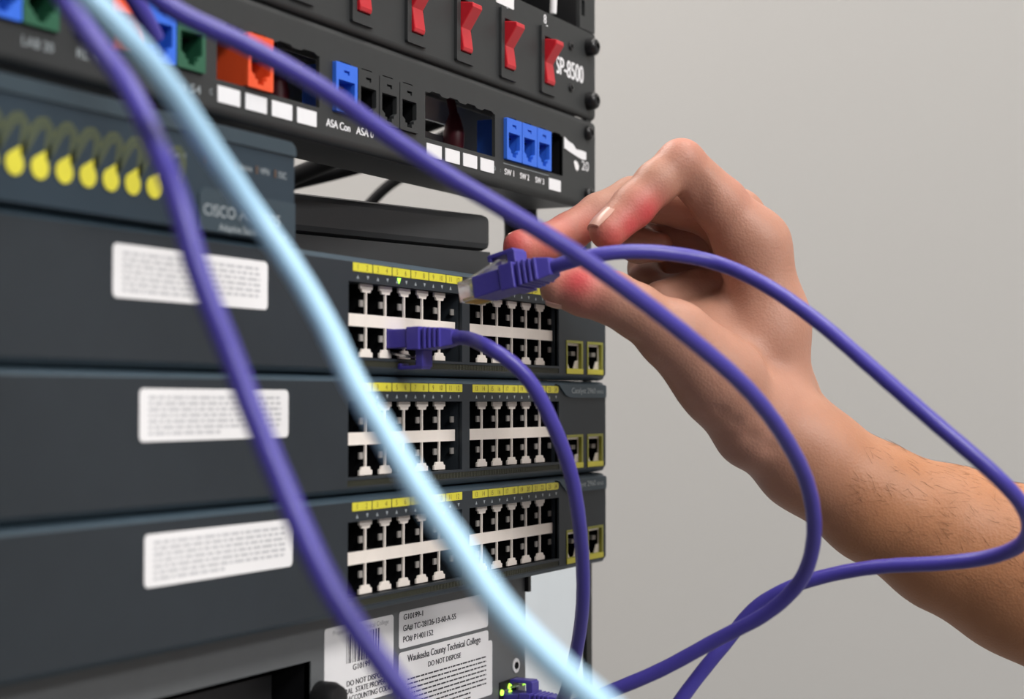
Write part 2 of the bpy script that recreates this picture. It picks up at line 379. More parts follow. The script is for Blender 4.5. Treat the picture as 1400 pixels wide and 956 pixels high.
def jack(x0, colour, label):
    """keystone jack: face with its mouth, latch slot and long body behind"""
    x1 = x0+JW-.4; cx = (x0+x1)/2; z0, z1 = JZ0+.2, JZ1-.1
    mouth = [(cx-5.6, z1-6.6), (cx-5.6, z0+5.6), (cx-3.4, z0+4.4), (cx-3.4, z0+3.2), (cx-1.8, z0+3.2), (cx-1.8, z0+1.6), (cx+1.8, z0+1.6), (cx+1.8, z0+3.2), (cx+3.4, z0+3.2), (cx+3.4, z0+4.4), (cx+5.6, z0+5.6), (cx+5.6, z1-6.6)][::-1]
    slot = [(cx-1.9, z1-2.6), (cx-1.9, z1-3.5), (cx+.6, z1-3.5), (cx+.6, z1-4.2), (cx+1.9, z1-4.2), (cx+1.9, z1-2.6)][::-1]
    m = plate(MB(), rrect(x0+.2, x1, z0, z1, .5, 2), [mouth, slot], PY-1.6, 2.0)
    ya, yb = PY+.3, PY+(26 if colour == 'orangejack' else 14)
    m.add([(x, y, z) for y in (ya, yb) for x, z in ((x0+.3, z0+.3), (x1-.1, z0+.3), (x1-.1, z1-.3), (x0+.3, z1-.3))], [(4, 5, 6, 7), (0, 4, 7, 3), (1, 2, 6, 5), (0, 1, 5, 4), (3, 7, 6, 2)])
    j = m.build('keystone_jack', colour, pp); j['label'] = label
    c = MB(); w2 = 5.75
    c.add([(x, y, z) for y in (PY+.35, PY+13) for x, z in ((cx-w2, z0+1.4), (cx+w2, z0+1.4), (cx+w2, z1-6.3), (cx-w2, z1-6.3))], [(4, 5, 6, 7), (0, 4, 7, 3), (1, 2, 6, 5), (0, 1, 5, 4), (3, 7, 6, 2)])
    c.box(cx-2.2, cx+2.2, PY+.35, PY+1, z1-4.6, z1-2.4)
    c.build('socket', 'cavity' if colour == 'blackpanel' else colour, j)
    if colour != 'blackpanel':
        g = MB()
        for q in range(8): g.box(cx-3.6+q*.95, cx-3.3+q*.95, PY+2, PY+9, z1-8.6, z1-8.1)
        g.build('contacts', 'cavity', j)
        MB().quad_xz(cx-w2, cx+w2, z0+1.5, z1-6.4, PY+12.8).build('socket_back', 'cavity', j)
    return j
C_ = {'b': ('bluejack', 'blue jack'), 'g': ('greenjack', 'green jack'), 'o': ('orangejack', 'orange jack'), 'k': ('blackpanel', 'black jack')}
for g, s in zip(groups, ('kkbg', 'kobg', '.o..', 'bkkk', '....', 'bbb.')):
    for i, c in enumerate(s):
        if c != '.': jack(g+i*JW, *C_[c])
for k in range(4):
    for g in (-293.0, -151.5): plate(MB(), rrect(g+k*15.75, g+k*15.75+12.6, 92.3, 98.0, .2, 1), [], PY-.3, .3).build('label_tab', 'white', pp)
plate(MB(), rrect(-35.1, -22.1, 91.8, 97.3, .2, 1), [], PY-.3, .3).build('label_tab', 'white', pp)
ty = PY-.05
lettering('ASA Con', -226.3, 93.9, ty, 2.9, 'white', pp, width=16.5, bold=.022)
lettering('ASA 0', -205.4, 93.9, ty, 2.9, 'white', pp, width=12.4, bold=.022)
for i, x in enumerate((-80.7, -65.2, -49.3)): lettering('SW %d' % (i+1), x, 93.4, ty, 2.7, 'white', pp, width=9.2, bold=.022)
MB().quad_xz(-82, -35, 98.2, 98.5, ty).build('printed_line', 'greyink', pp)
lettering('D', -91.2, 94.0, ty, 1.9, 'greyink', pp); lettering('C', -297.2, 94.2, ty, 1.9, 'greyink', pp); lettering(':', -85.0, 94.0, ty, 1.9, 'greyink', pp)
lettering('ps 54', -314.0, 93.2, ty, 2.9, 'greyink', pp, width=12)
lettering('RL 4', -362.3, 94.6, ty, 2.9, 'greyink', pp, width=9)
lettering('LAB 20', -385.4, 94.0, ty, 2.9, 'greyink', pp, width=13)
# torn white label, a chip of another and a printed number on the right ear
plate(MB(), [(-17.9, 119.6), (-17.9, 114.0), (-11, 112.8), (-4, 111.8), (3, 111.0), (7.4, 111.4), (7.6, 115.2), (3, 115.5), (-4, 115.2), (-8, 117.3), (-13, 118.0)][::-1], [], PY-.3, .3).build('torn_label', 'white', pp)
plate(MB(), [(-6.6, 108.6), (-5.2, 109.6), (-2.6, 109.0), (-1.0, 107.4), (-1.2, 105.6), (-3.0, 104.4), (-5.0, 105.4)][::-1], [], PY-.2, .2).build('label_scrap', 'sticker', pp)
lettering('20', 2.6, 106.0, ty, 4.6, 'white', pp, width=8.5)
def screw(x, z, y, r, parent, h=3.2, name='screw'):
    m = MB().lathe((x, y, z), (0, -1, 0), [(r, 0), (r, h*.55), (r*.86, h*.85), (r*.6, h), (r*.42, h), (r*.36, h-.9)], 20)
    return m.build(name, 'screw', parent, smooth=True)
for z in (125.2, 93.8): screw(9.2, z, PY, 3.6, pp, 3.0)
plate(MB(), rect(-446, -1, 89, 129), [rect(-104, -79, 112.8, 118.6), rect(-216, -206, 103, 106.4)], PY+31, 1.5).build('rear_support', 'post', pp)
x = -81.6+3*JW
MB().add([(x_, y, z) for y in (PY+.5, PY+14) for x_, z in ((x, JZ0), (x+JW, JZ0), (x+JW, JZ1+.5), (x, JZ1+.5))], [(4, 5, 6, 7), (0, 4, 7, 3), (1, 2, 6, 5), (0, 1, 5, 4), (3, 7, 6, 2)]).build('dark_slot_lining', 'cavity', pp)  # black box added to put the dark inside the empty opening
# empty openings: maroon and pale leads hanging behind them
def cable(name, pts, r, m, label, cat='cable', twist=0.012, parent=None, group=None, n=16, step=3.0):
    mb = MB(); tube(mb, catmull(pts, step), r, n, twist)
    if parent is not None: return mb.build(name, m, parent, smooth=True)
    o = mb.build(name, m, None, smooth=True, origin=np.array(pts[-1]))
    return tag(o, label, cat, group)
for (x, y, z), lb in (((-87, 38, 112), 'maroon plug boot seen through the empty opening left of the three blue jacks'), ((-226, 38, 108), 'maroon plug boot seen through the empty opening beside the orange jack')):
    t = thing('spare_plug', lb, 'plug', (x, y, z-11), 'maroon plugs hanging behind the patch panel')
    MB().lathe((x, y, z-11), (0, 0, 1), [(2.0, 0), (4.6, 4), (5.0, 12), (3.6, 17), (2.2, 21)], 14).build('boot', 'maroon', t, smooth=True)
    mb = MB(); tube(mb, catmull([(x, y, z+9), (x, y+.5, z+14), (x+1, y+4, z+20), (x+2, y+5, z+28)]), 2.0, 10); mb.build('lead', 'maroon', t, smooth=True)

# ------------------------------------------------------------------ power switch panel
sp = thing('power_switch_panel', 'black rack power panel with a row of red rocker switches', 'power panel', (0, PY, 131.8))
SX = [-45.3+41.3*-k for k in range(0, 10)]
hs = [rect(x+3.0, x+12.8, 141.2, 164.8) for x in SX]
m = plate(MB(), rrect(-463.6, 18.8, 135.4, 176.8, .4), hs, PY, 1.6)
for z0, z1 in ((132.6, 134.0), (175, 176.5)): m.box(-446, 1, PY+3, PY+60, z0, z1)
m.build('face_plate', 'blackpanel', sp, bevel=0.3)
MB().lathe((-463.6, PY+2.6, 135.5), (1, 0, 0), [(2.58, 0), (2.58, 482.4)], 20).build('rolled_edge', 'blackpanel', sp, smooth=True)
fr = rk = None
for k, x in enumerate(SX):
    if fr is None:
        f = plate(MB(), rrect(0, 16, 137, 169.4, .8, 2), [rect(3.2, 12.6, 141.4, 164.6)], PY-1.5, 1.6)
        f.add([(xx, y, z) for y in (PY, PY+14) for xx, z in ((3.2, 141.4), (12.6, 141.4), (12.6, 164.6), (3.2, 164.6))], [(4, 5, 6, 7), (0, 4, 7, 3), (1, 2, 6, 5), (0, 1, 5, 4), (3, 7, 6, 2)])
        fr = f.build('rocker_frame', 'blackpanel', sp, origin=(0, PY, 131.8), bevel=0.3); fr.location = Vector((x, 0, 0))*MM
        prof = [(PY+6, 141.8), (PY-2.4, 141.8), (PY-2.9, 143.4), (PY-1.7, 152), (PY-7.4, 160.4), (PY-7.2, 162.4), (PY+6, 164.2)]
        rr = MB(); n = len(prof)
        rr.loft([[(3.6, a, b) for a, b in prof], [(12.2, a, b) for a, b in prof]])
        rk = rr.build('rocker', 'red', fr, origin=(0, PY, 131.8), bevel=0.45); rk['label'] = 'red rocker'
    else:
        o = inst(fr, 'rocker_frame', sp, (x, 0, 0)); inst(rk, 'rocker', o, (0, 0, 0))
lettering('SP-8500', -26.9, 149.6, ty, 8.4, 'white', sp, width=31.5, bold=.022)
for k, x in enumerate(SX[:3]):
    if k != 1: lettering(str(8-k), x+6.5, 171.2, ty, 4.2, 'white', sp, align='CENTER', bold=.022)
    MB().lathe((x+8.6, PY, 168.0+2.0), (0, -1, 0), [(.9, 0), (.9, .05)], 12).build('printed_dot', 'white', sp)
plate(MB(), rrect(-89.5, -71.9, 170.6, 176.4, .4, 1), [], PY-.3, .3).build('paper_label', 'sticker', sp)
for z in (169.0, 141.6): screw(10.6, z, PY, 4.5, sp, 5.5, 'thumb_screw')
for z in (165.6, 145.0): screw(-10.2, z, PY, 2.2, sp, 1.0)
# dark unit above it
bp_ = thing('blank_panel', 'black recessed panel above the red switch panel', 'panel', (0, 50, 177.4))
MB().box(-446, 1.5, 50, 52, 177.6, 221).build('face_plate', 'black', bp_)
plate(MB(), rect(0.8, 18.8, 177.4, 221), [rect(2.6, 6.8, 184, 192)], PY, 2).build('rack_ear', 'blackpanel', bp_)
MB().box(.8, 2.6, PY+2, 52, 177.6, 221).build('side_return', 'black', bp_)
cable('cable_tie', [(-15.5, 22, 181.5), (-15.5, 21.5, 192), (-15.5, 24, 205), (-16, 48, 212)], 1.7, 'sticker', 'white tie hanging in the dark gap above the red switches', 'cable tie', 0)

# ------------------------------------------------------------------ firewall on top of the switches
AX0, AX1, AY, AZ0, AZ1 = -471.0, -270.9, -2.0, 44.3, 80.4
fwl = thing('firewall', 'small slate blue firewall with yellow lamp graphics on the topmost switch', 'firewall', (AX0, AY, AZ0))
m = MB()
def r3(r, y): return [(p[0], y, p[1]) for p in r]
m.loft([r3(rrect(AX0+1, AX1-.6, AZ0+.6, AZ1-.8, 2.4), AY), r3(rrect(AX0+.2, AX1-.1, AZ0+.1, AZ1-.1, 3), AY+1.2), r3(rrect(AX0, AX1, AZ0, AZ1, 3.2), AY+4), r3(rrect(AX0, AX1, AZ0, AZ1, 3.2), AY+175)])
m.build('case', 'asa', fwl, smooth=True)
plate(MB(), [(AX1-.5, 74.9), (AX1-.5, AZ1-3.4), (AX1-1.4, AZ1-1.8), (AX1-3.4, AZ1-.7), (AX0+3, AZ1-.7), (AX0+1, AZ1-3), (AX0+1, 74.9)], [], AY-.8, 1.4).build('top_band', 'asaband', fwl)
plate(MB(), [(-271.5, 58.6), (-322, 58.6), (-324.6, 56.5), (-324.6, 44.9), (-271.5, 44.9)], [], AY-.5, 1.0).build('name_panel', 'asaband', fwl)
K['olive2'] = mat('olive_print', (0.105, 0.115, 0.035), 0.5, var=0.05, vscale=200)
K['olivefill'] = mat('dull_olive_print', (0.050, 0.066, 0.040), 0.5, var=0.05, vscale=200)
for i in range(12):
    x = -346.6+9.85*(1-i) if i else -336.75
    # slanting loop printed behind each yellow lamp, from the lamp on its left over to itself
    path = np.array([(x-8.0, 57.6), (x-4.8, 62.2), (x-1.9, 66.2), (x+.2, 68.3), (x+2.4, 68.7), (x+3.9, 67.3), (x+4.2, 64.8), (x+3.6, 61.2), (x+2.9, 58.4)])
    def stroke(w):
        d = np.gradient(path, axis=0); d /= np.linalg.norm(d, axis=1)[:, None]; n_ = np.stack([-d[:, 1], d[:, 0]], 1)
        return [tuple(p) for p in np.vstack([path+n_*w/2, (path-n_*w/2)[::-1]])][::-1]
    lp = plate(MB(), stroke(3.0), [], AY-.06, .1).build('lamp_loop', 'olive2', fwl)
    plate(MB(), stroke(2.0), [], AY-.12, .1).build('loop_fill', 'olivefill', lp)
    P = [(x+3.5*math.cos(t), 55.6+3.4*math.sin(t)) for t in np.linspace(-4.0, .9, 16)]+[(x+2.3, 60.6)]
    plate(MB(), P, [], AY-.3, .3).build('yellow_lamp', 'yellow', fwl)
lettering('CISCO ASA 5505', -322.5, 49.8, AY-.55, 3.6, 'greyink', fwl, width=42)
lettering('Adaptive Security Appliance', -314.5, 45.4, AY-.55, 2.3, 'greyink', fwl, width=38)
for tx, x, wd in (('Power', -337.5, 6.5), ('Status', -320, 6.5), ('Active', -303.0, 6.8), ('VPN', -291.6, 5.0), ('SSC', -281.0, 4.6)):
    lettering(tx, x, 66.6, AY-.1, 2.1, 'greyink', fwl, width=wd)
    MB().box(x-2.6, x-1.6, AY-.3, AY+.5, 66.3, 69.0).build('indicator', 'dimled', fwl)

# ------------------------------------------------------------------ dark box standing behind the firewall
R0 = np.array([-65.2, 30.0]); L0 = np.array([-181.0, 62.0]); du = (R0-L0)/np.linalg.norm(R0-L0); dv = np.array([-du[1], du[0]])
bx = thing('network_box', 'plain dark grey box standing askew on the topmost switch, behind the firewall', 'box', (R0[0], R0[1], 44.4))
def obox(name, z0, z1, r, inset):
    Ls = 185; prof = rrect(-Ls, -inset, z0, z1, r) if r else rect(-Ls, -inset, z0, z1)
    m = MB(); V = []
    def ring(dep, ins=0.0):
        out = []
        for u, z in prof:
            p = R0+du*u+dv*dep; out.append((p[0], p[1], z))
        return out
    m.loft([ring(0), ring(105)]); return m.build(name, 'darkbox', bx, bevel=.4)
obox('lower_case', 44.4, 59.6, 0, 0.6); obox('upper_case', 60.2, 77.0, 0, 0.0)
bx.children[-1].modifiers[0].width = 0.0032

# ------------------------------------------------------------------ grey router under the switches
RY = 20.0
ro = thing('router', 'grey router with white asset stickers below the three switches', 'router', (-446, RY, -168))
m = plate(MB(), rrect(-446, -50.05, -168, -89.6, 2), [rect(-440, -227.84, -141, -107.26), rect(-73.3, -60.4, -152.4, -141.8)], RY, 3)
m.box(-446, -50.05, RY+20, RY+330, -168, -89.6)
m.build('face_plate', 'router', ro)
m = MB()
m.add([(x, y, z) for y in (RY+.5, RY+19) for x, z in ((-440, -141), (-227.84, -141), (-227.84, -107.26), (-440, -107.26))], [(4, 5, 6, 7), (0, 4, 7, 3), (1, 2, 6, 5), (0, 1, 5, 4), (3, 7, 6, 2)])
m.build('card_slot', 'cavity', ro)
MB().box(-436, -236, RY+12, RY+14, -139, -112).build('card_cover', 'black', ro)
MB().lathe((-222, RY, -122.5), (0, -1, 0), [(7, 0), (7, 6), (5.6, 9), (3, 9.6)], 20).build('card_screw', 'black', ro, smooth=True)
MB().box(-50.05-.6, -50.05+2, RY-2, RY+30, -99.5, -89.2).build('corner_clip', 'black', ro)
def sticker(name, x0, x1, z0, z1, y=RY-.2, r=1.5): return plate(MB(), rrect(x0, x1, z0, z1, r), [], y, .2).build(name, 'sticker', ro)
sy = RY-.25
s1 = sticker('barcode_sticker', -219.01, -168.89, -128.28, -96.56)
bm_ = MB(); x = -203.9; rb = random.Random(3)
while x < -179.96:
    wl = rb.choice((.35, .35, .7, 1.0)); bm_.quad_xz(x, x+wl, -111.76, -100.69, sy); x += wl+rb.choice((.35, .5, .9))
bm_.build('barcode', 'ink', s1)
lettering('Property of WI Technical College', -213.29, -99.75, sy, 1.79, 'print', s1, width=40.42, bold=0)
lettering('G10199', -199.21, -114.77, sy, 2.16, 'ink', s1, width=12.22, bold=.022)
lettering('DO NOT DISPOSE', -203.62, -120.59, sy, 2.07, 'ink', s1, width=28.2, bold=.022)
lettering('FEDERAL  STATE PROPERTY', -211.88, -123.59, sy, 2.07, 'ink', s1, width=40.42, bold=.022)
lettering('SPECIAL ACCOUNTING CODE', -214.7, -126.59, sy, 2.07, 'ink', s1, width=43.24, bold=.022)
s2 = sticker('asset_sticker', -164.57, -87.5, -111.39, -96.18)
lettering('G10199-1', -161.0, -99.84, sy, 2.26, 'ink', s2, width=15.51, bold=.022)
lettering('GA# TC-28126-13-60-A-55', -161.38, -104.44, sy, 2.35, 'ink', s2, width=44.18, bold=.022)
lettering('PO# P1401152', -161.38, -108.95, sy, 2.35, 'ink', s2, width=24.44, bold=.022)
s3 = sticker('college_sticker', -164.57, -87.22, -141.89, -112.89)
s4 = sticker('sticker_edge', -102.05, -83.28, -142.27, -117.77, RY-.1)
lettering('Waukesha County Technical College', -157.9, -117.39, sy, 2.82, 'ink', s3, width=62.98, bold=.022)
lettering('DO NOT DISPOSE', -141.01, -121.71, sy, 2.16, 'ink', s3, width=28.2, bold=.022)
ln = MB(); rnd = random.Random(21)
for k in range(9):
    x = -157.9; z = -124.53-k*1.97; end = -89.38 if k < 7 else -103.93
    while x < end:
        wl = min(rnd.uniform(1.2, 5.0), end-x); ln.quad_xz(x, x+wl, z-.32, z+.32, sy); x += wl+.5
ln.build('fine_print', 'ink', s3)
MB().lathe((-60.0, RY, -132.6), (0, -1, 0), [(3.4, 0), (3.4, .5), (1.9, .5), (1.9, .2)], 20).build('lock_ring', 'sticker', ro)
MB().lathe((-60.0, RY-.3, -132.6), (0, -1, 0), [(1.6, 0), (1.5, .6)], 14).build('lock_core', 'cavity', ro)
PX, PZ = -66.85, -147.06
m = plate(MB(), rect(PX-10, PX+8.5, PZ-8, PZ+9), [rect(PX-6.2, PX+6.2, PZ-5, PZ+5)], RY-.6, .8); m.build('port_plate', 'black', ro)
for x, z in ((-75.3, -142.74), (-67.51, -141.05), (-67.13, -144.05)):
    MB().lathe((x, RY-.6, z), (0, -1, 0), [(1.4, 0), (1.3, .6)], 12).build('lit_led', 'led', ro)

# ------------------------------------------------------------------ leads behind the devices
grp = 'black leads in the gap under the patch panel'
cable('black_cable', [at(300, 262, 815), at(385, 247, 830), at(435, 227, 845), at(490, 203, 858), at(560, 178, 870), at(640, 150, 880)], 4.6, 'blackcable', 'upper thick black lead in the gap between firewall and patch panel', group=grp, twist=0)
cable('black_cable', [at(300, 274, 855), at(390, 253, 872), at(455, 238, 886), at(520, 220, 900), at(580, 200, 915), at(650, 165, 930)], 3.6, 'blackcable', 'lower black lead touching the dark box top beside the firewall', group=grp, twist=0)
cable('black_cable', [at(488, 300, 905), at(507, 277, 915), at(528, 256, 925), at(558, 237, 940), at(610, 214, 955), at(680, 180, 970)], 3.1, 'blackcable', 'curved black lead rising from behind the dark box alone', group=grp, twist=0)
cable('black_cable', [(26, 78, 175), (24, 62, 140), (23.5, 60, 90), (25, 61, 40), (26, 66, 0), (30, 90, -40), (30, 160, -62)], 8.8, 'blackcable', 'thick black lead hanging beside the right rack rail under the patch panel', twist=0)
t = thing('slab', 'pale blue white cabinet standing behind the rack, seen below the lowest switch', 'slab', (356, 200, FZ))  # pale blue-white slab of unknown kind, filling the view below the lowest switch
MB().box(296, 410, 202, 420, FZ+60, -100).build('case', 'post', t, bevel=2); MB().box(298, 408, 200, 202, FZ+70, -106).build('front_sheet', 'post', t); MB().box(302, 402, 210, 412, FZ, FZ+60).build('plinth', 'black', t)

# ------------------------------------------------------------------ plugs
def frame(nose, axis_in, upv):
    a = np.array(axis_in, float); a /= np.linalg.norm(a); u = np.array(upv, float); u -= a*np.dot(u, a); u /= np.linalg.norm(u); l = np.cross(u, a)
    nose = np.array(nose, float)
    return lambda x, y, z: nose+a*x+l*y+u*z      # x forward into the socket, y sideways, z to the latch side
def plug(parent, F, colour='purple', guard=9.8):
    def hexa(mb, x0, x1, w0, w1, z00, z01, z10, z11):
        """block from x0 (half width w0, z00..z01) to x1 (w1, z10..z11)"""
        V = [F(x0, -w0, z00), F(x0, w0, z00), F(x0, w0, z01), F(x0, -w0, z01), F(x1, -w1, z10), F(x1, w1, z10), F(x1, w1, z11), F(x1, -w1, z11)]
        return mb.add(V, [(3, 2, 1, 0), (4, 5, 6, 7), (0, 1, 5, 4), (1, 2, 6, 5), (2, 3, 7, 6), (3, 0, 4, 7)])
    c = MB(); hexa(c, -20, 0, 5.85, 5.85, -3.6, 3.3, -3.9, 3.3); pb = c.build('plug_body', 'clear', parent, bevel=.3)
    c = MB(); hexa(c, -17, -1.2, 3.1, 2.6, 6.6, 7.5, 3.2, 4.1); c.build('latch', 'clear', pb)
    g = MB()
    for q in range(8): g.add([F(x, -3.7+q*1.02+s, z) for x in (-6, -.8) for z in (-4.02, -2.6) for s in (0, .45)], [(0, 1, 3, 2), (4, 6, 7, 5), (0, 4, 5, 1), (2, 3, 7, 6), (0, 2, 6, 4), (1, 5, 7, 3)])
    g.build('contacts', 'gold', pb)
    c = MB(); hexa(c, -21, -6.0, 5.4, 5.3, -3.2, 2.9, -3.3, 2.7); c.build('cable_end', colour, pb)
    # moulded boot: collar, guard over the latch, ribs, taper
    b = MB(); hexa(b, -24, -18.2, 6.5, 6.5, -4.5, 4.4, -4.4, 4.3)
    hexa(b, -23.8, -20.4, 3.6, 3.4, 4.2, guard-.8, 4.2, guard-.4)
    hexa(b, -23.2, -12.6, 3.4, 3.0, guard-1.6, guard, guard-1.4, guard); hexa(b, -13.4, -11.8, 3.0, 2.8, guard-2.6, guard, guard-2.2, guard-.2)
    hexa(b, -19, -6.5, 6.0, 6.0, -3.75, 3.45, -3.95, 3.45)
    hexa(b, -32, -23.5, 3.6, 4.8, -3.0, 3.0, -3.6, 3.6)
    for k in range(4): x = -25.8-k*2.0; wk = 5.9-.28*k; hexa(b, x-.65, x+.65, wk, wk, -4.2+.15*k, 4.2-.15*k, -4.2+.15*k, 4.2-.15*k)
    hexa(b, -36.5, -31.6, 2.9, 4.5, -2.9, 2.9, -3.9, 3.9)
    return b.build('strain_relief', colour, parent, bevel=.35)

# ------------------------------------------------------------------ patch cables
purple_grp = None
A = at
cable('patch_cable', [A(168, -60, 455), A(200, -12, 452), A(252, 22, 455), A(330, 58, 460), A(450, 127, 470), A(520, 178, 478), A(605, 236, 486), A(690, 287, 492), A(780, 342, 500), A(868, 404, 508),
      A(950, 468, 520), A(1020, 530, 535), A(1072, 597, 555), A(1106, 668, 575), A(1113, 735, 590), A(1096, 793, 603), A(1050, 838, 614), A(985, 872, 624), A(900, 918, 634), A(838, 944, 640), A(760, 976, 645), A(640, 1030, 645)],
      2.75, 'purple', 'long purple patch cable arching from the top left across the hand to the bottom', step=2.5)
c2 = thing('patch_cable', 'purple patch cable with clear plug pinched in the fingers', 'cable', A(930, 958, 640))
nose = A(641, 401, 634); rear = A(750, 367, 612); ax = nose-rear
F2_ = frame(nose, ax, up+0.1*rt); F2 = lambda x, y, z: F2_(x*1.12, y*1.12, z*1.12); plug(c2, F2)
e0 = F2(-36, 0, 0); e1 = F2(-48, 0, 0)
cable('cable_jacket', [e0, e1, A(850, 344, 603), A(910, 346, 606), A(975, 358, 612), A(1040, 386, 600), A(1115, 437, 585), A(1200, 510, 570), A(1280, 580, 560), A(1350, 640, 556), A(1392, 682, 560), A(1408, 716, 570), A(1398, 744, 583), A(1355, 762, 596), A(1280, 771, 608), A(1210, 774, 618), A(1140, 785, 628), A(1080, 803, 634), A(1030, 832, 640), A(1000, 870, 642), A(965, 912, 640), A(930, 958, 640), A(895, 1010, 640)],
      2.75, 'purple', '', parent=c2, step=2.5)
cable('patch_cable', [A(48, -60, 412), A(76, -18, 408), A(101, 18, 402), A(130, 59, 394), A(158, 95, 386), A(182, 131, 380), A(201, 172, 376), A(225, 226, 372), A(244, 276, 368), A(256, 322, 366), A(271, 374, 365), A(290, 424, 364), A(310, 472, 364), A(346, 566, 362), A(376, 640, 360), A(418, 738, 356), A(447, 799, 354), A(479, 849, 352), A(541, 934, 348), A(600, 1010, 344)],
      2.75, 'purple', 'blurred purple patch cable hanging close to the camera over the white stickers', step=2.5)
cable('patch_cable', [A(70, -60, 350), A(128, 2, 352), A(170, 45, 355), A(206, 85, 360), A(237, 126, 366), A(267, 172, 372), A(293, 212, 377), A(322, 254, 382), A(357, 306, 386), A(391, 352, 385), A(424, 406, 382), A(456, 464, 377), A(482, 522, 371), A(520, 583, 361), A(556, 644, 351), A(596, 704, 341), A(634, 758, 333), A(665, 805, 326), A(692, 842, 321), A(731, 883, 315), A(771, 921, 309), A(812, 958, 304), A(900, 1030, 296)],
      2.85, 'lblue', 'thick light blue patch cable running diagonally in front of the rack', step=2.5)
c5 = thing('patch_cable', 'purple patch cable plugged into the topmost switch and hanging down to the router', 'cable', (PX, RY, PZ))
px5, pz5 = -230.6+PITCH_P*2.5, 20.35-6.75
F5 = frame((px5, 12.0, pz5), (0.03, 1, -0.02), (0, 0, -1)); plug(c5, F5, guard=11.8)
F6 = frame((PX, RY+10.0, PZ), (0, 1, 0), (0, 0, 1)); plug(c5, F6)
g0, g1 = F5(-35.5, 0, 0), F5(-40, 0, .3); h0, h1 = F6(-36, 0, 0), F6(-43, 0, 0)
cable('cable_jacket', [g0, g1, A(671, 477, 599), A(704, 498, 597), A(729, 527, 599), A(748, 563, 602), A(764, 599, 607), A(777, 635, 613), A(788, 685, 622), A(796, 760, 638), A(797, 820, 652), A(791, 875, 668), A(781, 920, 680), A(772, 952, 694), A(764, 966, 706), h1, h0],
      2.75, 'purple', '', parent=c5, step=2.5)
cable('patch_cable', [A(150, -60, 500), A(176, -10, 503), A(192, 10, 506), A(205, 34, 510), A(212, 52, 514)], 2.75, 'purple', 'short length of purple patch cable above the left blue jack', step=2.5)

# ------------------------------------------------------------------ hand and forearm: one distance field, one surface
def A3(t): return at(*t)
def chain(pts, k):          # pts: (px, py, depth, radius mm)
    return ('chain', [(A3(p[:3]), p[3]) for p in pts], k)
VOX = 1.25
palm = [
  # index metacarpal, others behind it, thumb base, web, wrist, forearm
  [(1030, 336, 695, 15.0), (1052, 440, 697, 15.5), (1052, 540, 697, 18.5)],
  [(1004, 300, 716, 12.5), (1040, 430, 716, 14.5), (1062, 560, 712, 18)],
  [(1002, 335, 736, 12.5), (1046, 450, 733, 14), (1072, 575, 722, 17)],
  [(1014, 375, 752, 11.5), (1055, 480, 746, 13.5), (1085, 590, 730, 16)],
  [(1030, 585, 678, 17), (985, 520, 668, 16.0), (930, 462, 658, 13.0)],
  [(1000, 500, 690, 15), (1040, 470, 694, 15)], [(955, 470, 690, 13), (990, 450, 706, 13), (1030, 440, 716, 14)], [(905, 445, 690, 9), (950, 452, 700, 11)], [(905, 415, 712, 10), (960, 405, 726, 13)],
  [(1050, 575, 684, 19), (1105, 625, 688, 21.5), (1200, 690, 690, 23.5), (1300, 738, 688, 29), (1400, 782, 684, 33.5), (1650, 905, 672, 40), (1900, 1030, 660, 43)],
  [(1062, 580, 712, 17), (1112, 622, 714, 20), (1210, 690, 716, 22), (1310, 735, 716, 27), (1400, 780, 716, 32), (1650, 905, 704, 38), (1900, 1030, 695, 42)],
]
fingers = [
  [(1030, 336, 695, 14.0), (985, 280, 689, 11.4), (931, 223, 682, 9.7), (898, 250, 678, 8.9), (866, 282, 674, 8.7), (831, 316, 668, 7.7)],
  [(1004, 300, 716, 12.0), (935, 280, 713, 10.2), (864, 271, 706, 8.9), (818, 292, 699, 8.3), (778, 318, 690, 8.1), (742, 334, 680, 7.9), (713, 339, 672, 7.6)],
  [(1002, 335, 736, 11.5), (930, 320, 733, 9.6), (868, 318, 724, 8.6), (872, 335, 714, 7.6), (900, 338, 712, 6.6)],
  [(1014, 375, 752, 10.5), (950, 364, 750, 8.8), (884, 366, 746, 8.2), (882, 386, 736, 7.6), (908, 396, 730, 6.8)],
  [(985, 520, 668, 15), (915, 456, 656, 12.6), (870, 426, 651, 10.8), (836, 407, 649, 10.3), (800, 398, 649, 9.9), (766, 393, 650, 8.2)],
]
allp = np.array([A3(p[:3]) for g in palm+fingers for p in g])
lo = allp.min(0)-48; hi = allp.max(0)+48
hi = np.minimum(hi, [40, 60, 110]); lo = np.maximum(lo, [-205, -330, -210])
N = np.ceil((hi-lo)/VOX).astype(int)
def cone_into(fld, a, ra, b, rb, k):
    R = max(ra, rb)+k+6
    i0 = np.maximum(((np.minimum(a, b)-R-lo)/VOX).astype(int), 0); i1 = np.minimum(((np.maximum(a, b)+R-lo)/VOX).astype(int)+1, N)
    if (i1 <= i0).any(): return
    ax_ = [lo[d]+VOX*np.arange(i0[d], i1[d]) for d in range(3)]
    X, Y, Z = np.meshgrid(*ax_, indexing='ij', sparse=True)
    ab = b-a; L2 = ab@ab
    t = np.clip(((X-a[0])*ab[0]+(Y-a[1])*ab[1]+(Z-a[2])*ab[2])/L2, 0, 1)
    d = np.sqrt((X-a[0]-t*ab[0])**2+(Y-a[1]-t*ab[1])**2+(Z-a[2]-t*ab[2])**2)-(ra+(rb-ra)*(t*t*(3-2*t)*.5+t*.5))
    sl = tuple(slice(i0[q], i1[q]) for q in range(3)); f = fld[sl]
    h = np.clip(.5+.5*(f-d)/k, 0, 1)
    fld[sl] = f*(1-h)+d*h-k*h*(1-h)
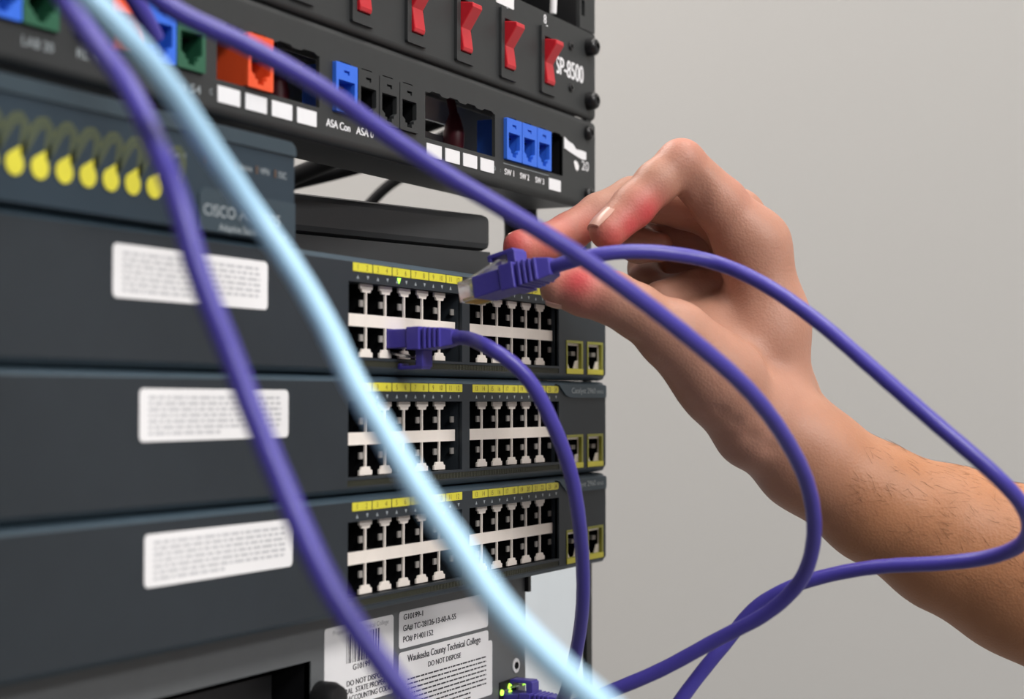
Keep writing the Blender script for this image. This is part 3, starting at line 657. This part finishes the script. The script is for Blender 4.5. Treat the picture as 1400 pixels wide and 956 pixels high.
def field(chains, k):
    f = np.full(N, 30.0, np.float32)
    for c in chains:
        P = [(A3(p[:3]), p[3]) for p in c]
        for (a, ra), (b, rb) in zip(P[:-1], P[1:]): cone_into(f, a, ra, b, rb, k)
    return f
def smin(f, g, k):
    h = np.clip(.5+.5*(f-g)/k, 0, 1); return f*(1-h)+g*h-k*h*(1-h)
fld = field(palm, 9.0)
ff = None
for c in fingers:
    g = field([c], 2.6); ff = g if ff is None else smin(ff, g, 1.2)
fld = smin(fld, ff, 7.0)
def dent(fld, p, r, depth):
    p = A3(p); i0 = np.maximum(((p-3*r-lo)/VOX).astype(int), 0); i1 = np.minimum(((p+3*r-lo)/VOX).astype(int), N)
    ax_ = [lo[d]+VOX*np.arange(i0[d], i1[d]) for d in range(3)]; X, Y, Z = np.meshgrid(*ax_, indexing='ij', sparse=True)
    fld[tuple(slice(i0[q], i1[q]) for q in range(3))] += depth*np.exp(-((X-p[0])**2+(Y-p[1])**2+(Z-p[2])**2)/(r*r))
# creases: inside of the index bend, web of the thumb, underside of the thumb joint, wrist tendons
for q in ((958, 255, 672), (956, 270, 674), (953, 286, 676)): dent(fld, q, 4.5, 2.2)
for q in ((935, 430, 662), (955, 432, 668), (975, 428, 674), (995, 424, 680)): dent(fld, q, 5.0, 2.2)
for q in ((903, 500, 648), (915, 520, 650), (928, 540, 652), (944, 560, 655), (962, 578, 658)): dent(fld, q, 3.2, .8)
for q in ((985, 560, 655), (1005, 580, 656), (1028, 598, 660), (1052, 612, 663)): dent(fld, q, 3.4, .8)
for q in ((850, 446, 649), (858, 450, 650), (868, 463, 650)): dent(fld, q, 3.0, 1.0)
def surface_nets(f):
    ins = f < 0
    c = np.zeros(tuple(np.array(f.shape)-1), np.uint8)
    for dx in (0, 1):
        for dy in (0, 1):
            for dz in (0, 1): c += ins[dx:f.shape[0]-1+dx, dy:f.shape[1]-1+dy, dz:f.shape[2]-1+dz]
    idx = np.argwhere((c > 0) & (c < 8)); n = len(idx)
    vid = -np.ones(c.shape, np.int64); vid[tuple(idx.T)] = np.arange(n)
    acc = np.zeros((n, 3)); cnt = np.zeros(n)
    cor = [np.array((a, b, d)) for a in (0, 1) for b in (0, 1) for d in (0, 1)]
    for p in cor:
        for ax in range(3):
            if p[ax] == 0:
                q = p.copy(); q[ax] = 1
                fa = f[tuple((idx+p).T)].astype(float); fb = f[tuple((idx+q).T)].astype(float)
                m_ = (fa < 0) != (fb < 0); t = np.zeros(n); t[m_] = fa[m_]/(fa[m_]-fb[m_])
                pos = np.tile(p.astype(float), (n, 1)); pos[:, ax] = t
                acc[m_] += pos[m_]; cnt[m_] += 1
    V = idx+acc/cnt[:, None]
    Q = []
    for ax in range(3):
        a = [slice(None)]*3; b = [slice(None)]*3; a[ax] = slice(0, -1); b[ax] = slice(1, None)
        e = np.argwhere(ins[tuple(a)] != ins[tuple(b)])
        u_, v_ = [(1, 2), (2, 0), (0, 1)][ax]
        ok = (e[:, u_] > 0) & (e[:, v_] > 0) & (e[:, u_] < f.shape[u_]-1) & (e[:, v_] < f.shape[v_]-1); e = e[ok]
        du_ = np.zeros(3, int); du_[u_] = 1; dv_ = np.zeros(3, int); dv_[v_] = 1
        q = np.stack([vid[tuple((e-du_-dv_).T)], vid[tuple((e-dv_).T)], vid[tuple(e.T)], vid[tuple((e-du_).T)]], 1)
        flip = ~ins[tuple(e.T)]; q[flip] = q[flip][:, ::-1]; Q.append(q)
    return V, np.vstack(Q)
V, Q = surface_nets(fld); V = lo+V*VOX
Q = Q[(Q >= 0).all(1)]
base = A3((1105, 625, 690))
me = bpy.data.meshes.new('person'); me.from_pydata([tuple(p) for p in (V-base)*MM], [], [tuple(map(int, q)) for q in Q])
me.polygons.foreach_set('use_smooth', [True]*len(me.polygons)); me.update()
# skin colour: pressed fingertips are red, the forearm is tanner than the hand
blush = np.zeros(len(V))
for px_, py_, d_, r_, s_ in ((890, 296, 666, 10, 1.0), (868, 312, 664, 9, .95), (842, 326, 662, 9, .75), (700, 335, 668, 11, .9), (735, 338, 676, 12, .7), (792, 384, 641, 8, 1.0), (800, 325, 690, 12, .55), (800, 392, 643, 10, .5), (765, 318, 684, 10, .5), (1010, 250, 690, 14, .12), (935, 200, 680, 12, .15)):
    blush = np.maximum(blush, s_*np.exp(-((V-A3((px_, py_, d_)))**2).sum(1)/r_**2))
along = (V-A3((1060, 560, 690)))@((A3((1400, 782, 690))-A3((1060, 560, 690)))/np.linalg.norm(A3((1400, 782, 690))-A3((1060, 560, 690))))
tan = np.clip(along/55, 0, 1)
for nm, val in (('blush', blush), ('tan', tan)):
    at_ = me.attributes.new(nm, 'FLOAT', 'POINT'); at_.data.foreach_set('value', val.astype(np.float32))
sk = bpy.data.materials.new('skin'); sk.use_nodes = True; nt = sk.node_tree; b = nt.nodes['Principled BSDF']
def mixc(a, c, fac):
    n = nt.nodes.new('ShaderNodeMix'); n.data_type = 'RGBA'
    for s_, v_ in (('A', a), ('B', c)):
        if isinstance(v_, tuple): n.inputs[s_].default_value = (*v_, 1)
        else: nt.links.new(v_, n.inputs[s_])
    nt.links.new(fac, n.inputs['Factor']); return n.outputs['Result']
def attr(nm):
    n = nt.nodes.new('ShaderNodeAttribute'); n.attribute_name = nm; return n.outputs['Fac']
tc = nt.nodes.new('ShaderNodeTexCoord')
n1 = nt.nodes.new('ShaderNodeTexNoise'); n1.inputs['Scale'].default_value = 55; n1.inputs['Detail'].default_value = 6; nt.links.new(tc.outputs['Object'], n1.inputs['Vector'])
hand_c = mixc((0.37, 0.178, 0.118), (0.49, 0.255, 0.182), n1.outputs['Fac']); arm_c = mixc((0.33, 0.140, 0.064), (0.47, 0.215, 0.108), n1.outputs['Fac'])
c_ = mixc(hand_c, arm_c, attr('tan')); c_ = mixc(c_, (0.58, 0.075, 0.080), attr('blush'))
nt.links.new(c_, b.inputs['Base Color']); b.inputs['Roughness'].default_value = 0.5; b.inputs['Specular IOR Level'].default_value = 0.35
b.inputs['Subsurface Weight'].default_value = 0.12; b.inputs['Subsurface Scale'].default_value = 0.004; b.inputs['Subsurface Radius'].default_value = (1, .35, .2)
n2 = nt.nodes.new('ShaderNodeTexNoise'); n2.inputs['Scale'].default_value = 330; n2.inputs['Detail'].default_value = 6; nt.links.new(tc.outputs['Object'], n2.inputs['Vector'])
n3 = nt.nodes.new('ShaderNodeTexVoronoi'); n3.inputs['Scale'].default_value = 900; nt.links.new(tc.outputs['Object'], n3.inputs['Vector'])
ad = nt.nodes.new('ShaderNodeMath'); ad.operation = 'ADD'; nt.links.new(n2.outputs['Fac'], ad.inputs[0]); nt.links.new(n3.outputs['Distance'], ad.inputs[1])
bp = nt.nodes.new('ShaderNodeBump'); bp.inputs['Strength'].default_value = .14; bp.inputs['Distance'].default_value = .0007
nt.links.new(ad.outputs[0], bp.inputs['Height']); nt.links.new(bp.outputs['Normal'], b.inputs['Normal'])
me.materials.append(sk)
person = bpy.data.objects.new('person', me); COL.objects.link(person); person.location = Vector(base)*MM
tag(person, 'bare right hand and forearm reaching in from the right, pinching a purple plug', 'person'); ORG[person.name] = base
# fingernails: thin curved shells on the back of the fingertips
def nail(tip, prev, r, normal, lab_w=52, length=11.0):
    tip, prev = A3(tip), A3(prev); a = tip-prev; a /= np.linalg.norm(a); u = np.array(normal, float); u -= a*(u@a); u /= np.linalg.norm(u); l = np.cross(a, u)
    m = MB(); nu, nv = 9, 9; top = []
    for off in (0.35, -0.9):
        for i in range(nu):
            s = -length*.55+length*(i/(nu-1)); rr_ = r+.1-(max(0, s)**2)*.035
            for j in range(nv):
                th = math.radians(lab_w)*(2*j/(nv-1)-1); wv = 1-.10*abs(2*i/(nu-1)-1)**3
                top.append(tip+a*(s-.3)+(rr_+off)*(math.cos(th*wv)*u+math.sin(th*wv)*l))
    Fc = []
    for k in range(2):
        for i in range(nu-1):
            for j in range(nv-1):
                q = [k*81+i*9+j, k*81+i*9+j+1, k*81+(i+1)*9+j+1, k*81+(i+1)*9+j]; Fc.append(tuple(q if k == 0 else q[::-1]))
    rim = [i for i in range(9)]+[9*i+8 for i in range(1, 9)]+[72+j for j in range(7, -1, -1)]+[9*i for i in range(7, 0, -1)]
    for i in range(len(rim)): p, q = rim[i], rim[(i+1) % len(rim)]; Fc.append((p, 81+p, 81+q, q))
    m.add(top, Fc); o = m.build('fingernail', 'nail', person, smooth=True); return o
nail((831, 316, 668), (866, 282, 674), 7.55, -rt*.6+up*.75-fw*.2, 48, 10.5)
nail((713, 339, 672), (742, 334, 680), 7.1, up*.45+fw*.9, 44, 9)
nail((766, 393, 650), (800, 398, 649), 8.1, -up*.97+fw*.12, 44)
# fine hair on the forearm
nrm = np.empty(len(V)*3, np.float32); me.vertices.foreach_get('normal', nrm); nrm = nrm.reshape(-1, 3)
axis = A3((1400, 782, 690))-A3((1105, 625, 690)); axis /= np.linalg.norm(axis)
cand = np.where((along > 40) & (along < 210) & (nrm@(up-.45*fw) > .15))[0]
hm = MB()
for i in rng.choice(cand, min(1300, len(cand)), replace=False):
    p = V[i]; n_ = nrm[i]; dirn = axis*rng.uniform(.4, 1)*rng.choice((-1, 1), p=(.8, .2))+up*rng.normal(0, .35)+rt*rng.normal(0, .2); dirn -= n_*(dirn@n_); dirn /= np.linalg.norm(dirn)
    sd = np.cross(n_, dirn); L_ = rng.uniform(3, 8); rings = []
    for s, rr_ in ((0, .055), (.5, .045), (1, .012)):
        c0 = p-n_*.1+dirn*L_*s+n_*(L_*.14*s*(1-.35*s)); rings.append([c0+rr_*sd, c0-rr_*.5*sd+rr_*.8*n_, c0-rr_*.5*sd-rr_*.8*n_])
    hm.loft(rings)
ho = hm.build('arm_hair', 'hair', person); ho['kind'] = 'stuff'
